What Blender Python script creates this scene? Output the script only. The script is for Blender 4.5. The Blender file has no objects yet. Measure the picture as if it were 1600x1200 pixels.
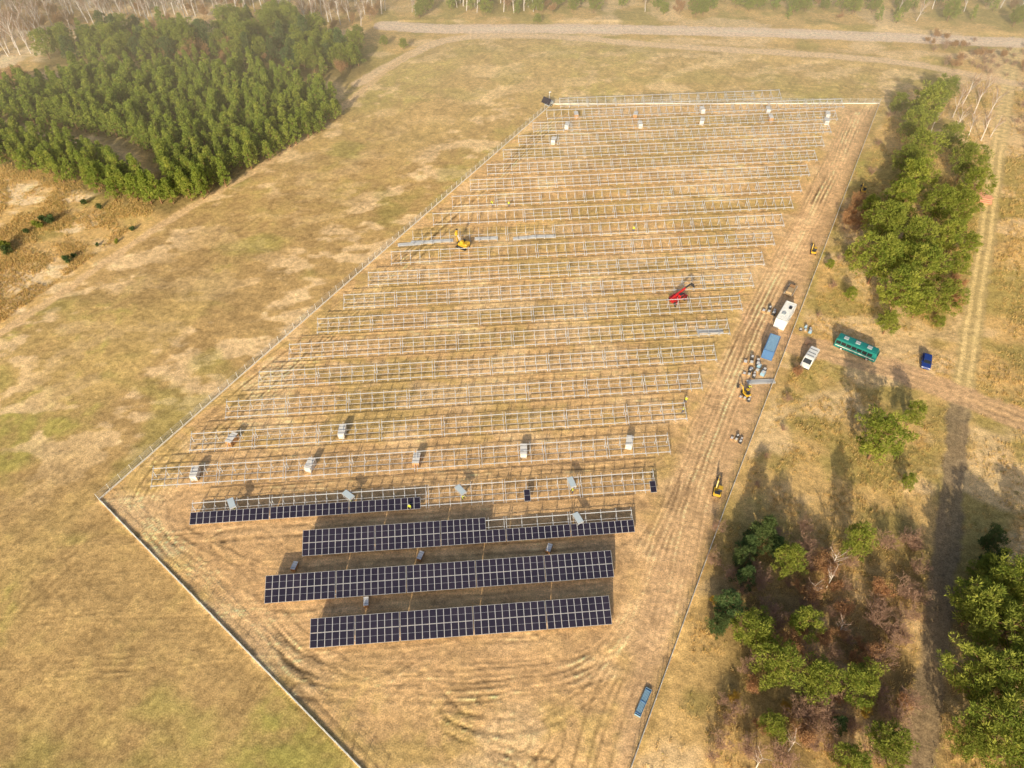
import bpy, math, random
import numpy as np
from mathutils import Vector, Matrix
random.seed(7); rng=np.random.default_rng(7)
sc=bpy.context.scene
H=110.0; PITCH=math.radians(47.3); F=1110.0
cp,sp=math.cos(PITCH),math.sin(PITCH)
# survey: ground co-ordinates (metres) of points measured on the aerial photograph, at height z
def W(px,py,z=0.0):
    dx=(px-800)/F; dy=(py-600)/F
    ry=cp-dy*sp; rz=-sp-dy*cp
    t=(H-z)/(-rz)
    return (dx*t, ry*t)
def WP(l): return [W(*p) for p in l]
# ---------------- noise -----------------
_tab=np.random.default_rng(3).random((256,256))
def vn(x,y,s=0):
    x=np.asarray(x,float)+s*17.31; y=np.asarray(y,float)+s*9.73
    xi=np.floor(x).astype(int); yi=np.floor(y).astype(int)
    fx=x-xi; fy=y-yi; fx=fx*fx*(3-2*fx); fy=fy*fy*(3-2*fy)
    a=_tab[xi&255,yi&255]; b=_tab[(xi+1)&255,yi&255]; c=_tab[xi&255,(yi+1)&255]; d=_tab[(xi+1)&255,(yi+1)&255]
    return (a*(1-fx)+b*fx)*(1-fy)+(c*(1-fx)+d*fx)*fy
def fbm(x,y,s=0,o=4):
    r=0;a=.5;t=0
    for i in range(o):
        ang=.6*i; xx=x*math.cos(ang)-y*math.sin(ang); yy=x*math.sin(ang)+y*math.cos(ang)
        r=r+a*vn(xx*2**i,yy*2**i,s+i*3); t+=a; a*=.5
    return r/t
def ss(a,b,x):
    t=np.clip((x-a)/(b-a),0,1); return t*t*(3-2*t)
def segd(X,Y,pts,closed=False):
    d=np.full(np.shape(X),1e9); n=len(pts)
    for i in range(n if closed else n-1):
        ax,ay=pts[i]; bx,by=pts[(i+1)%n]
        ux,uy=bx-ax,by-ay; L=ux*ux+uy*uy+1e-9
        t=np.clip(((X-ax)*ux+(Y-ay)*uy)/L,0,1)
        d=np.minimum(d,np.hypot(X-ax-t*ux,Y-ay-t*uy))
    return d
def inside(X,Y,pts):
    r=np.zeros(np.shape(X),bool); n=len(pts)
    for i in range(n):
        ax,ay=pts[i]; bx,by=pts[(i+1)%n]
        if ay==by: continue
        c=((ay>Y)!=(by>Y))&(X<(bx-ax)*(Y-ay)/(by-ay)+ax)
        r^=c
    return r
def sdf(X,Y,pts):
    d=segd(X,Y,pts,True); return np.where(inside(X,Y,pts),d,-d)
def smooth_line(pts,k=3):
    for _ in range(k):
        q=[pts[0]]
        for a,b in zip(pts[:-1],pts[1:]):
            q.append((a[0]*.75+b[0]*.25,a[1]*.75+b[1]*.25)); q.append((a[0]*.25+b[0]*.75,a[1]*.25+b[1]*.75))
        q.append(pts[-1]); pts=q
    return pts
# ---------------- materials -----------------
def nm(name):
    m=bpy.data.materials.new(name); m.use_nodes=True
    nt=m.node_tree; return m,nt,nt.nodes['Principled BSDF']
def pmat(name,col,rough=.6,metal=0,var=.12,scale=2.0,spec=.4):
    m,nt,b=nm(name); b.inputs['Roughness'].default_value=rough; b.inputs['Metallic'].default_value=metal
    b.inputs['Specular IOR Level'].default_value=spec
    tc=nt.nodes.new('ShaderNodeTexCoord'); no=nt.nodes.new('ShaderNodeTexNoise'); no.inputs['Scale'].default_value=scale; no.inputs['Detail'].default_value=5
    nt.links.new(tc.outputs['Object'],no.inputs['Vector'])
    mx=nt.nodes.new('ShaderNodeMix'); mx.data_type='RGBA'
    mx.inputs[6].default_value=(*[c*(1-var*1.6) for c in col],1); mx.inputs[7].default_value=(*[min(1,c*(1+var)) for c in col],1)
    nt.links.new(no.outputs['Fac'],mx.inputs[0]); nt.links.new(mx.outputs[2],b.inputs['Base Color'])
    return m
STEEL=pmat('galvanised_steel',(.60,.62,.66),.45,.2,.08,.8)
FRAME=pmat('aluminium_frame',(.62,.63,.66),.4,.3,.05)
WHITE=pmat('white_paint',(.80,.80,.78),.35); CARD=pmat('cardboard',(.50,.27,.12),.8); WOOD=pmat('pallet_wood',(.46,.33,.19),.85)
FILM=pmat('wrap_film',(.74,.72,.70),.3); RUB=pmat('rubber',(.025,.025,.025),.8); DARK=pmat('dark_metal',(.05,.05,.055),.5)
YEL=pmat('yellow_paint',(.68,.42,.04),.4); RED=pmat('red_paint',(.55,.03,.03),.4); BLUE=pmat('blue_paint',(.09,.20,.42),.4)
LBLUE=pmat('light_blue',(.28,.46,.62),.5); PBLUE=pmat('pale_blue_sheet',(.55,.64,.70),.3); TEAL=pmat('teal_paint',(.02,.22,.20),.3); NAVY=pmat('navy_paint',(.02,.05,.24),.25)
GLASS=pmat('window_glass',(.02,.025,.03),.08,0,.05,1,.6); ORANGE=pmat('orange_wood',(.55,.27,.17),.8); CONC=pmat('concrete',(.80,.76,.68),.85)
SKIN=pmat('skin',(.50,.30,.21),.6); HIVIS=pmat('hivis',(.60,.65,.05),.7); ROOFG=pmat('grey_roof',(.45,.50,.52),.5)
REDLAMP=pmat('tail_lamp',(.4,.02,.02),.3); LAMP=pmat('head_lamp',(.8,.8,.75),.15)
BARKP=pmat('pine_bark',(.28,.15,.08),.9,0,.3,3); BARKB=pmat('birch_bark',(.76,.66,.58),.8,0,.35,4); TWIG=pmat('twigs',(.42,.26,.18),.9,0,.2)
TWIGR=pmat('red_twigs',(.36,.19,.12),.9,0,.2); MESHW=pmat('fence_wire',(.60,.61,.60),.5,.2)
m,nt,b=nm('pv_glass'); b.inputs['Roughness'].default_value=.16; b.inputs['Specular IOR Level'].default_value=.5
tc=nt.nodes.new('ShaderNodeTexCoord'); no=nt.nodes.new('ShaderNodeTexNoise'); no.inputs['Scale'].default_value=.35; no.inputs['Detail'].default_value=3
mx=nt.nodes.new('ShaderNodeMix'); mx.data_type='RGBA'; mx.inputs[6].default_value=(.010,.009,.020,1); mx.inputs[7].default_value=(.036,.028,.046,1)
nt.links.new(tc.outputs['Object'],no.inputs['Vector']); nt.links.new(no.outputs['Fac'],mx.inputs[0]); nt.links.new(mx.outputs[2],b.inputs['Base Color']); PV=m
def foliage(name,c1,c2,c3=None,trans=.25):
    m,nt,b=nm(name); nt.nodes.remove(b); out=nt.nodes['Material Output']
    at=nt.nodes.new('ShaderNodeAttribute'); at.attribute_name='v'
    oi=nt.nodes.new('ShaderNodeObjectInfo')
    mx=nt.nodes.new('ShaderNodeMix'); mx.data_type='RGBA'; mx.inputs[6].default_value=(*c1,1); mx.inputs[7].default_value=(*c2,1)
    nt.links.new(at.outputs['Fac'],mx.inputs[0])
    m2=nt.nodes.new('ShaderNodeMix'); m2.data_type='RGBA'; m2.inputs[7].default_value=(*(c3 or c1),1)
    mm=nt.nodes.new('ShaderNodeMath'); mm.operation='MULTIPLY'; mm.inputs[1].default_value=.7
    nt.links.new(oi.outputs['Random'],mm.inputs[0]); nt.links.new(mm.outputs[0],m2.inputs[0]); nt.links.new(mx.outputs[2],m2.inputs[6])
    d=nt.nodes.new('ShaderNodeBsdfDiffuse'); t=nt.nodes.new('ShaderNodeBsdfTranslucent'); ms=nt.nodes.new('ShaderNodeMixShader'); ms.inputs[0].default_value=trans
    nt.links.new(m2.outputs[2],d.inputs[0]); nt.links.new(m2.outputs[2],t.inputs[0]); nt.links.new(d.outputs[0],ms.inputs[1]); nt.links.new(t.outputs[0],ms.inputs[2]); nt.links.new(ms.outputs[0],out.inputs[0])
    return m
PINE=foliage('pine_needles',(.12,.19,.03),(.50,.50,.10),(.22,.25,.05),.35)
PINED=foliage('dark_needles',(.06,.12,.05),(.16,.22,.08),(.12,.15,.05),.3)
PINEY=foliage('young_pine_needles',(.14,.21,.035),(.55,.56,.12),(.25,.33,.06),.35)
GRASS=foliage('dry_grass_blades',(.58,.40,.15),(.80,.60,.28),(.56,.41,.17),.3)
GRASSG=foliage('green_grass_blades',(.24,.23,.06),(.42,.37,.11),(.32,.28,.08),.3)
SHRUBR=foliage('brown_shrub_leaves',(.38,.21,.10),(.58,.37,.19),(.48,.25,.12),.3)
GOLD=foliage('autumn_leaves',(.50,.34,.05),(.70,.50,.10),(.50,.30,.06),.35)
# ---------------- mesh builder -----------------
class MB:
    def __init__(s): s.v=[];s.f=[];s.m=[];s.mats=[];s.sm=[]
    def mi(s,mat):
        if mat not in s.mats: s.mats.append(mat)
        return s.mats.index(mat)
    def add(s,vs,fs,mat,smooth=False):
        o=len(s.v); s.v+= [tuple(v) for v in vs]; k=s.mi(mat)
        for f in fs: s.f.append([i+o for i in f]); s.m.append(k); s.sm.append(smooth)
    def beam(s,p,q,w,h,mat,up=(0,0,1)):
        p=Vector(p);q=Vector(q);d=(q-p).normalized();u=Vector(up)
        x=d.cross(u)
        if x.length<1e-4: x=d.cross(Vector((0,1,0)))
        x.normalize(); y=x.cross(d).normalized(); x*=w/2;y*=h/2
        vs=[p-x-y,p+x-y,p+x+y,p-x+y,q-x-y,q+x-y,q+x+y,q-x+y]
        s.add(vs,[(0,1,2,3),(7,6,5,4),(0,4,5,1),(1,5,6,2),(2,6,7,3),(3,7,4,0)],mat)
    def box(s,c,sz,mat,rz=0):
        cx,cy,cz=c; a,b,h=[k/2 for k in sz]; cr,sr=math.cos(rz),math.sin(rz)
        vs=[(cx+x*cr-y*sr,cy+x*sr+y*cr,cz+z) for z in(-h,h) for x,y in((-a,-b),(a,-b),(a,b),(-a,b))]
        s.add(vs,[(3,2,1,0),(4,5,6,7),(0,1,5,4),(1,2,6,5),(2,3,7,6),(3,0,4,7)],mat)
    def cyl(s,p,q,r0,r1,n,mat,caps=True):
        p=Vector(p);q=Vector(q);d=(q-p).normalized(); x=d.orthogonal().normalized(); y=d.cross(x)
        vs=[];
        for i in range(n):
            a=2*math.pi*i/n; o=x*math.cos(a)+y*math.sin(a); vs.append(p+o*r0)
        for i in range(n):
            a=2*math.pi*i/n; o=x*math.cos(a)+y*math.sin(a); vs.append(q+o*r1)
        fs=[(i,(i+1)%n,n+(i+1)%n,n+i) for i in range(n)]
        s.add(vs,fs,mat,True)
        if caps: s.add(vs,[tuple(range(n))[::-1],tuple(range(n,2*n))],mat)
    def wheel(s,c,r,w,hub=None):
        c=Vector(c); y=Vector((0,w/2,0)); s.cyl(c-y,c+y,r,r,16,RUB); 
        s.cyl(c-y*1.06,c+y*1.06,r*.55,r*.55,10,hub or FRAME)
    def prism(s,prof,y0,y1,mat,inset=0):
        n=len(prof); cx=sum(p[0] for p in prof)/n; cz=sum(p[1] for p in prof)/n
        def ring(y,k): return [(cx+(p[0]-cx)*k,y,cz+(p[1]-cz)*k) for p in prof]
        if inset:
            kk=1-inset*.7/max(abs(p[1]-cz) for p in prof)
            rs=[ring(y0,kk),ring(y0+inset,1),ring(y1-inset,1),ring(y1,kk)]
        else: rs=[ring(y0,1),ring(y1,1)]
        vs=[v for r in rs for v in r]; fs=[tuple(range(n)),tuple(range(len(vs)-n,len(vs)))[::-1]]
        for j in range(len(rs)-1):
            for i in range(n): fs.append((j*n+(i+1)%n,j*n+i,(j+1)*n+i,(j+1)*n+(i+1)%n))
        s.add(vs,fs,mat)
    def mesh(s,name):
        me=bpy.data.meshes.new(name); me.from_pydata(s.v,[],s.f)
        for m in s.mats: me.materials.append(m)
        me.polygons.foreach_set('material_index',s.m); me.polygons.foreach_set('use_smooth',s.sm); me.update()
        return me
def obj(name,me,loc=(0,0,0),rz=0,scale=1,parent=None):
    o=bpy.data.objects.new(name,me); sc.collection.objects.link(o); o.location=loc; o.rotation_euler=(0,0,rz); o.scale=(scale,)*3 if not hasattr(scale,'__len__') else scale
    if parent: o.parent=parent
    return o
def nmesh(name,V,T,mats,mi=None,attr=None):
    me=bpy.data.meshes.new(name); V=np.asarray(V,np.float32); k=T.shape[1]
    me.vertices.add(len(V)); me.vertices.foreach_set('co',V.ravel())
    me.loops.add(T.size); me.loops.foreach_set('vertex_index',T.astype(np.int32).ravel())
    me.polygons.add(len(T)); me.polygons.foreach_set('loop_start',np.arange(0,T.size,k,dtype=np.int32)); me.polygons.foreach_set('loop_total',np.full(len(T),k,np.int32))
    for m in mats: me.materials.append(m)
    if mi is not None: me.polygons.foreach_set('material_index',np.asarray(mi,np.int32))
    if attr is not None:
        a=me.attributes.new('v','FLOAT','FACE'); a.data.foreach_set('value',np.asarray(attr,np.float32))
    me.update(calc_edges=True); return me
# ---------------- land layout -----------------
FIELD=WP([(-900,1000),(0,515),(100,450),(280,328),(400,262),(500,192),(610,100),(690,62),(850,52),(1060,68),(1300,80),(1450,98),(1390,150),(1230,560),(1130,800),(990,1195),(900,1500),(-900,1500)])
FENCE_PX=[(565,1202),(155,781),(862,163),(1374,162),(1222,560),(1132,795),(985,1202)]
SITE=WP([(620,1260),(565,1202),(155,781),(862,163),(1374,162),(1222,560),(1132,795),(985,1202),(960,1270)])
HAUL=WP([(960,1240),(985,1000),(1015,860),(1062,700),(1112,600),(1150,520),(1190,430),(1240,340),(1290,240),(1325,170),(1368,170),(1345,240),(1270,410),(1216,560),(1128,790),(1040,1010),(990,1180)])
FRONT=WP([(235,800),(310,700),(1030,690),(1020,860),(980,1020),(900,1090),(500,1080),(390,980)])
FARROAD=smooth_line(WP([(600,40),(700,46),(860,44),(1050,47),(1300,54),(1620,68),(1900,80)]))
TOPTR=smooth_line(WP([(560,130),(640,85),(700,58),(850,54),(1060,74),(1300,86),(1450,102),(1570,128),(1700,150)]))
NSPATH=smooth_line(WP([(1590,60),(1576,120),(1562,220),(1548,320),(1532,430),(1516,530),(1504,610),(1500,650)]))
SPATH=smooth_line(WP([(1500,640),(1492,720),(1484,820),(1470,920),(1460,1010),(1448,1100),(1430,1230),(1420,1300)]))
CROSS=smooth_line(WP([(1180,500),(1225,540),(1290,545),(1380,572),(1450,598),(1510,622),(1600,655),(1800,730)]))
EDGETR=smooth_line(WP([(640,85),(610,105),(500,196),(400,266),(285,330),(200,385),(100,455),(0,520),(-200,640)]))
PB=WP([(-200,200),(0,162),(60,138),(150,113),(300,114),(400,116),(500,146),(535,180),(500,210),(440,243),(370,283),(305,322),(280,304),(225,237),(120,206),(0,190)])
PA=WP([(-150,200),(0,212),(90,224),(170,250),(225,284),(285,322),(262,334),(180,314),(100,288),(0,262),(-150,240)])
PC=WP([(75,100),(85,75),(150,58),(250,52),(330,60),(400,42),(440,35),(520,70),(560,85),(575,100),(540,128),(450,112),(330,100),(200,98)])
def hgt(X,Y):
    X=np.asarray(X,float);Y=np.asarray(Y,float)
    s=sdf(X,Y,SITE); k=ss(2,-25,s)
    return (fbm(X/28,Y/28,5,3)-.5)*1.6*k
def ht(x,y): return float(hgt(np.array([x]),np.array([y]))[0])
def axis(rs):
    o=[]
    for a,b,st in rs: o+=list(np.arange(a,b,st))
    return np.array(o)
gx=axis([(-3200,-700,120),(-700,-330,12),(-330,-120,1.6),(-120,150,.38),(150,330,1.5),(330,700,12),(700,3300,120)])
gy=axis([(-800,-20,40),(-20,20,2),(20,175,.34),(175,345,.8),(345,620,8),(620,3600,120)])
X,Y=np.meshgrid(gx,gy); sh=X.shape; X=X.ravel();Y=Y.ravel()
wx=X+(fbm(X/7,Y/7,1)-.5)*5; wy=Y+(fbm(X/7,Y/7,2)-.5)*5
Z=hgt(X,Y)
def C(*c): return np.array(c)[None,:]
def mix(a,b,t): return a*(1-t[:,None])+b*t[:,None]
n1=fbm(X/40,Y/40,11); n2=fbm(X/9,Y/9,12); n3=fbm(X/2.2,Y/2.2,13); n4=fbm(X/.8,Y/.8,14,2)
N=len(X); col=np.repeat(C(.66,.47,.21),N,0)
# rough grassland on both sides
col=mix(col,C(.37,.32,.11),ss(.45,.60,n2*.6+n1*.4)*.75)
col=mix(col,C(.82,.62,.36),ss(.52,.66,fbm(X/14,Y/10,21))*.75)
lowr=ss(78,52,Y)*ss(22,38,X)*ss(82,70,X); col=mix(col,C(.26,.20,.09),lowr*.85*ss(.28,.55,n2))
leftscr=ss(-95,-120,X); col=mix(col,C(.90,.74,.50),leftscr*ss(.52,.62,fbm(X/8,Y/5,23))*.8)
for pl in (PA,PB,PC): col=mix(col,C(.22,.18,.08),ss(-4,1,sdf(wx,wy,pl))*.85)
col*=(.8+.4*n3)[:,None]
# field
fs=sdf(wx,wy,FIELD); fm=ss(-1,1.2,fs)
U2=X*math.sin(math.radians(28.8))+Y*math.cos(math.radians(28.8)); V2=X*math.cos(math.radians(28.8))-Y*math.sin(math.radians(28.8))
fc=np.repeat(C(.55,.41,.18),N,0)
fc=mix(fc,C(.36,.34,.10),ss(.43,.62,fbm(V2/22,U2/55,31)*.65+.35*n3)*.8)
fc=mix(fc,C(.50,.35,.17),ss(.42,.60,fbm(V2/18,U2/50,33))*.7)
big=ss(.40,.56,fbm(V2/24,U2/60,37))
bl=fbm((X-.5*Y)/9,Y/5.5,35,4)*.70+.30*fbm(X/2.6,Y/1.8,36,3)
fc=mix(fc,C(.86,.66,.40),ss(.505,.60,bl)*.75*ss(66,92,Y)*(.3+.7*big))
gr=ss(.55,.70,fbm(X/16,Y/12,39)); fc=mix(fc,C(.32,.34,.09),gr*.4)
fc=mix(fc,C(.70,.53,.25),ss(180,260,Y)*.45)
fc=fc*(1+.09*np.sin(V2*2*math.pi/1.7+4*n2)[:,None]*(.2+.8*n1)[:,None]*ss(120,70,Y)[:,None])
tram=np.abs(((V2+1.5*n1)%21)-10.5); fc=fc*(1-.10*(ss(.5,.15,np.abs(tram-.9))))[:,None]
fc=fc*(.66+.68*n3)[:,None]
col=mix(col,fc,fm)
# site
st=sdf(X+(n3-.5)*1.5,Y+(n3-.5)*1.5,SITE); sm=ss(-.6,.8,st)
s_c=np.repeat(C(.70,.485,.25),N,0)
s_c=mix(s_c,C(.49,.38,.15),ss(.42,.60,fbm(X/16,Y/7,41)*.6+.4*n3)*.65)
s_c=mix(s_c,C(.84,.62,.37),ss(.5,.66,fbm(X/10,Y/5,42))*.65)
fr=ss(-4,5,sdf(wx,wy,FRONT)); s_c=mix(s_c,C(.62,.42,.23),fr*.75)
hl=ss(-1.5,1.5,sdf(X+(n2-.5)*3,Y+(n2-.5)*3,HAUL)); s_c=mix(s_c,C(.64,.445,.26),hl*.9)
s_c*= (.74+.52*n3)[:,None]*(.8+.4*n2)[:,None]
col=mix(col,s_c,sm)
dz=np.zeros(N)
# tracks
def ruts(pts,gauge=1.0,w=.24,dark=.2,deep=.04,wid=0,tint=None):
    global col,dz,Z
    a=np.array(pts); mnx,mny=a.min(0)-4; mxx,mxy=a.max(0)+4
    I=np.where((X>mnx)&(X<mxx)&(Y>mny)&(Y<mxy))[0]
    if len(I)==0: return
    x=X[I]+(n3[I]-.5)*.5+(n2[I]-.5)*1.2; y=Y[I]+(n3[I]-.5)*.5+(n2[I]-.5)*1.0
    d=segd(x,y,pts)
    if wid: col[I]=mix(col[I],C(*tint),ss(wid+.5,wid-.5,d+(n3[I]-.5)*1.6)*.85); Z[I]*=(1-ss(wid+6,wid,d))
    k=ss(w*1.5,w*.5,np.abs(d-gauge)); 
    k=k*(np.clip(3*(n2[I]-.3),0,1.2) if dark>0 else 1)
    col[I]=col[I]*(1-dark*k)[:,None]; dz[I]-=deep*k
    k2=ss(.2,.05,np.abs(np.abs(d-gauge)-w*1.8)); dz[I]+=deep*.5*k2; col[I]=col[I]*(1+.12*k2)[:,None]
ruts(NSPATH,1.0,.5,-.55,.05,2.3,(.50,.40,.20)); ruts(SPATH,.95,.4,-.15,.05,2.1,(.24,.19,.13)); ruts(CROSS,1.0,.4,.12,.06,3.2,(.66,.45,.27))  # SPATH tint: dark dirt with shadow mixed into the colour
ruts(FARROAD,1.0,.4,-.1,.03,4.5,(.84,.68,.54)); ruts(TOPTR,1.0,.4,-.1,.03,2.5,(.76,.58,.38)); ruts(EDGETR,.9,.35,-.1,.05,1.3,(.68,.50,.29))
ur=math.radians(4.7)
def T(l,**k): ruts(smooth_line(WP(l)),**k)
loop=[(880,175),(640,400),(450,560),(330,665),(215,775),(240,830),(330,900),(420,980),(470,1030),(560,1060),(800,1060),(930,1035),(990,960),(1020,860),(1075,720),(1125,610),(1200,440),(1290,270),(1340,175)]
for i in range(7):
    T([(a+random.uniform(-8,8)+(i-3)*5*(1 if a<600 else -1),b+random.uniform(-5,5)+(i-2)*5) for a,b in loop],dark=.20,deep=.03)
for i in range(8):
    j=random.uniform(0,70); T([(1010+j+random.uniform(-8,8),1010),(1040+j*.8,880+random.uniform(-10,10)),(1085+j*.6,720),(1135+j*.5,600),(1175+j*.5,500),(1225+j*.4,400),(1285+j*.35,290),(1330+j*.3,180)],dark=.12,deep=.015)
for l in [[(430,900),(300,840),(262,805),(290,780),(400,765),(640,748),(1000,735)],[(420,955),(350,880),(330,835),(420,830),(480,826)],[(990,1010),(900,1040),(700,1062),(560,1060),(480,1000),(440,960)],[(1010,1000),(940,1060),(760,1085),(600,1090),(500,1050),(400,990)],[(470,1075),(560,1090),(640,1060),(700,1100),(740,1150),(800,1170),(830,1150),(790,1130)],[(660,1130),(700,1160),(760,1190),(860,1195)],[(640,1100),(690,1130),(760,1160),(800,1200)],[(560,1200),(570,1120),(620,1060),(700,1020)],[(760,1090),(850,1110),(880,1150),(840,1200)],[(700,1110),(760,1140),(850,1130),(930,1080),(960,1020)],[(1000,940),(985,1000),(930,1100),(900,1230)],[(1030,930),(1000,1030),(960,1120),(935,1230)],[(240,830),(330,930),(450,1040),(600,1190)],[(225,815),(320,930),(430,1045),(560,1180)],[(320,860),(370,930),(420,950),(400,900),(340,850)],[(1000,860),(1040,800),(1060,740),(1040,690)],[(1010,640),(1080,670),(1060,720),(1010,740)],[(690,1120),(740,1125),(800,1140),(870,1100)],[(700,1135),(760,1165),(830,1190)]]:
    T(l,dark=.34,deep=.05)
T([(1290,560),(1350,640),(1420,640),(1480,615)],dark=.1); T([(1240,552),(1300,580),(1400,600),(1470,680),(1490,760)],dark=.12)
for k in range(-5,19):
    for j in range(3):
        bx=-67.8+.0422*H*k; by=(.700+.0761*k)*H+4.4+random.uniform(-1.5,1.5)
        L=99+random.uniform(-4,4); s0=random.uniform(-3,30 if k<-1 else 2)
        pts=[(bx+math.cos(ur)*t,by+math.sin(ur)*t+random.uniform(-.6,.6)) for t in np.linspace(s0,L,9)]
        ruts(smooth_line(pts,2),dark=.15,deep=.02)
Z=Z+dz+(n4-.5)*.12*sm+(n3-.5)*.18*(1-hl)
Z=Z-.02
col=col*C(1.0,.925,.85)
col=np.clip(col,.02,.86)
V=np.stack([X,Y,Z],1)
ny,nx=sh; idx=np.arange(N).reshape(sh)
Q=np.stack([idx[:-1,:-1],idx[:-1,1:],idx[1:,1:],idx[1:,:-1]],-1).reshape(-1,4)
qx=X[Q].mean(1); qy=Y[Q].mean(1)
m,nt,b=nm('ground_surface'); GM=m
b.inputs['Roughness'].default_value=1; b.inputs['Specular IOR Level'].default_value=.05
at=nt.nodes.new('ShaderNodeAttribute'); at.attribute_name='Col'; geo=nt.nodes.new('ShaderNodeNewGeometry')
def noise(sc_,det):
    n=nt.nodes.new('ShaderNodeTexNoise'); n.inputs['Scale'].default_value=sc_; n.inputs['Detail'].default_value=det; n.inputs['Roughness'].default_value=.65
    nt.links.new(geo.outputs['Position'],n.inputs['Vector']); return n
na=noise(.9,8); nb=noise(4.5,4)
mr=nt.nodes.new('ShaderNodeMapRange'); mr.inputs[1].default_value=.3; mr.inputs[2].default_value=.7; mr.inputs[3].default_value=.70; mr.inputs[4].default_value=1.30; nt.links.new(na.outputs['Fac'],mr.inputs[0])
mr2=nt.nodes.new('ShaderNodeMapRange'); mr2.inputs[1].default_value=.3; mr2.inputs[2].default_value=.7; mr2.inputs[3].default_value=.62; mr2.inputs[4].default_value=1.36; nt.links.new(nb.outputs['Fac'],mr2.inputs[0])
mu=nt.nodes.new('ShaderNodeMath'); mu.operation='MULTIPLY'; nt.links.new(mr.outputs[0],mu.inputs[0]); nt.links.new(mr2.outputs[0],mu.inputs[1])
vm=nt.nodes.new('ShaderNodeVectorMath'); vm.operation='SCALE'; nt.links.new(at.outputs['Color'],vm.inputs[0]); nt.links.new(mu.outputs[0],vm.inputs['Scale'])
nt.links.new(vm.outputs[0],b.inputs['Base Color'])
bu=nt.nodes.new('ShaderNodeBump'); bu.inputs['Distance'].default_value=.25; bu.inputs['Strength'].default_value=.55; nt.links.new(na.outputs['Fac'],bu.inputs['Height']); nt.links.new(bu.outputs[0],b.inputs['Normal'])
rd=np.full(len(Q),0)
near=(np.abs(qx)<340)&(qy<350)
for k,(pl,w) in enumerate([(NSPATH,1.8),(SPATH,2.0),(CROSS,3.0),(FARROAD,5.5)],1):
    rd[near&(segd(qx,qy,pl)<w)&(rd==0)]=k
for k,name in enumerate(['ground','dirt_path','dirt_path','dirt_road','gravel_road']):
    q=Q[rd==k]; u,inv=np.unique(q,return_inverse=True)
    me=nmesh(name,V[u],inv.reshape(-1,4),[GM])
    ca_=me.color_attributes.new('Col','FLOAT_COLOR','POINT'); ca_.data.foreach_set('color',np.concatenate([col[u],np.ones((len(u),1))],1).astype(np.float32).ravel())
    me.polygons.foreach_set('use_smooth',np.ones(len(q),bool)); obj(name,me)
# ---------------- trees -----------------
def tufts(cen,rad,n,L,Wd,squash=.8,up=.35,rg=rng,shell=.45):
    cen=np.asarray(cen);rad=np.asarray(rad); k=len(cen)
    d=rg.normal(size=(k,n,3)); d/=np.linalg.norm(d,axis=2,keepdims=True)
    r=(shell+(1-shell)*rg.random((k,n,1)))*rad[:,None,None]
    p=cen[:,None,:]+d*r*np.array([1,1,squash])
    dd=d+np.array([0,0,up])+rg.normal(size=d.shape)*.35; dd/=np.linalg.norm(dd,axis=2,keepdims=True)
    s=np.cross(dd,rg.normal(size=d.shape)); s/=np.linalg.norm(s,axis=2,keepdims=True)
    l=L*(.6+.8*rg.random((k,n,1))); w=Wd*(.6+.8*rg.random((k,n,1)))
    a=p-s*w/2; b=p+s*w/2; c=p+dd*l
    VV=np.stack([a,b,c],2).reshape(-1,3)
    cv=rg.random((k,1))*.6+rg.random((k,n))*.4
    return VV,cv.ravel()
def tube(P,R,n=5):
    V=[];T=[]
    P=[Vector(p) for p in P]
    for i,p in enumerate(P):
        d=(P[min(i+1,len(P)-1)]-P[max(i-1,0)]).normalized(); x=d.cross(Vector((.3,.9,.1))).normalized(); y=d.cross(x)
        for j in range(n):
            a=2*math.pi*j/n; V.append(p+(x*math.cos(a)+y*math.sin(a))*R[i])
    for i in range(len(P)-1):
        for j in range(n):
            a=i*n+j;b_=i*n+(j+1)%n; T+= [(a,b_,b_+n),(a,b_+n,a+n)]
    return [tuple(v) for v in V],T
def assemble(name,parts,mats):
    Vs=[];Ts=[];mi=[];at=[];o=0
    for V_,T_,m_,a_ in parts:
        V_=np.asarray(V_,float); T_=np.asarray(T_,int)
        Vs.append(V_);Ts.append(T_+o);mi.append(np.full(len(T_),m_));at.append(a_ if a_ is not None else np.zeros(len(T_))); o+=len(V_)
    return nmesh(name,np.concatenate(Vs),np.concatenate(Ts),mats,np.concatenate(mi),np.concatenate(at))
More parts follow.
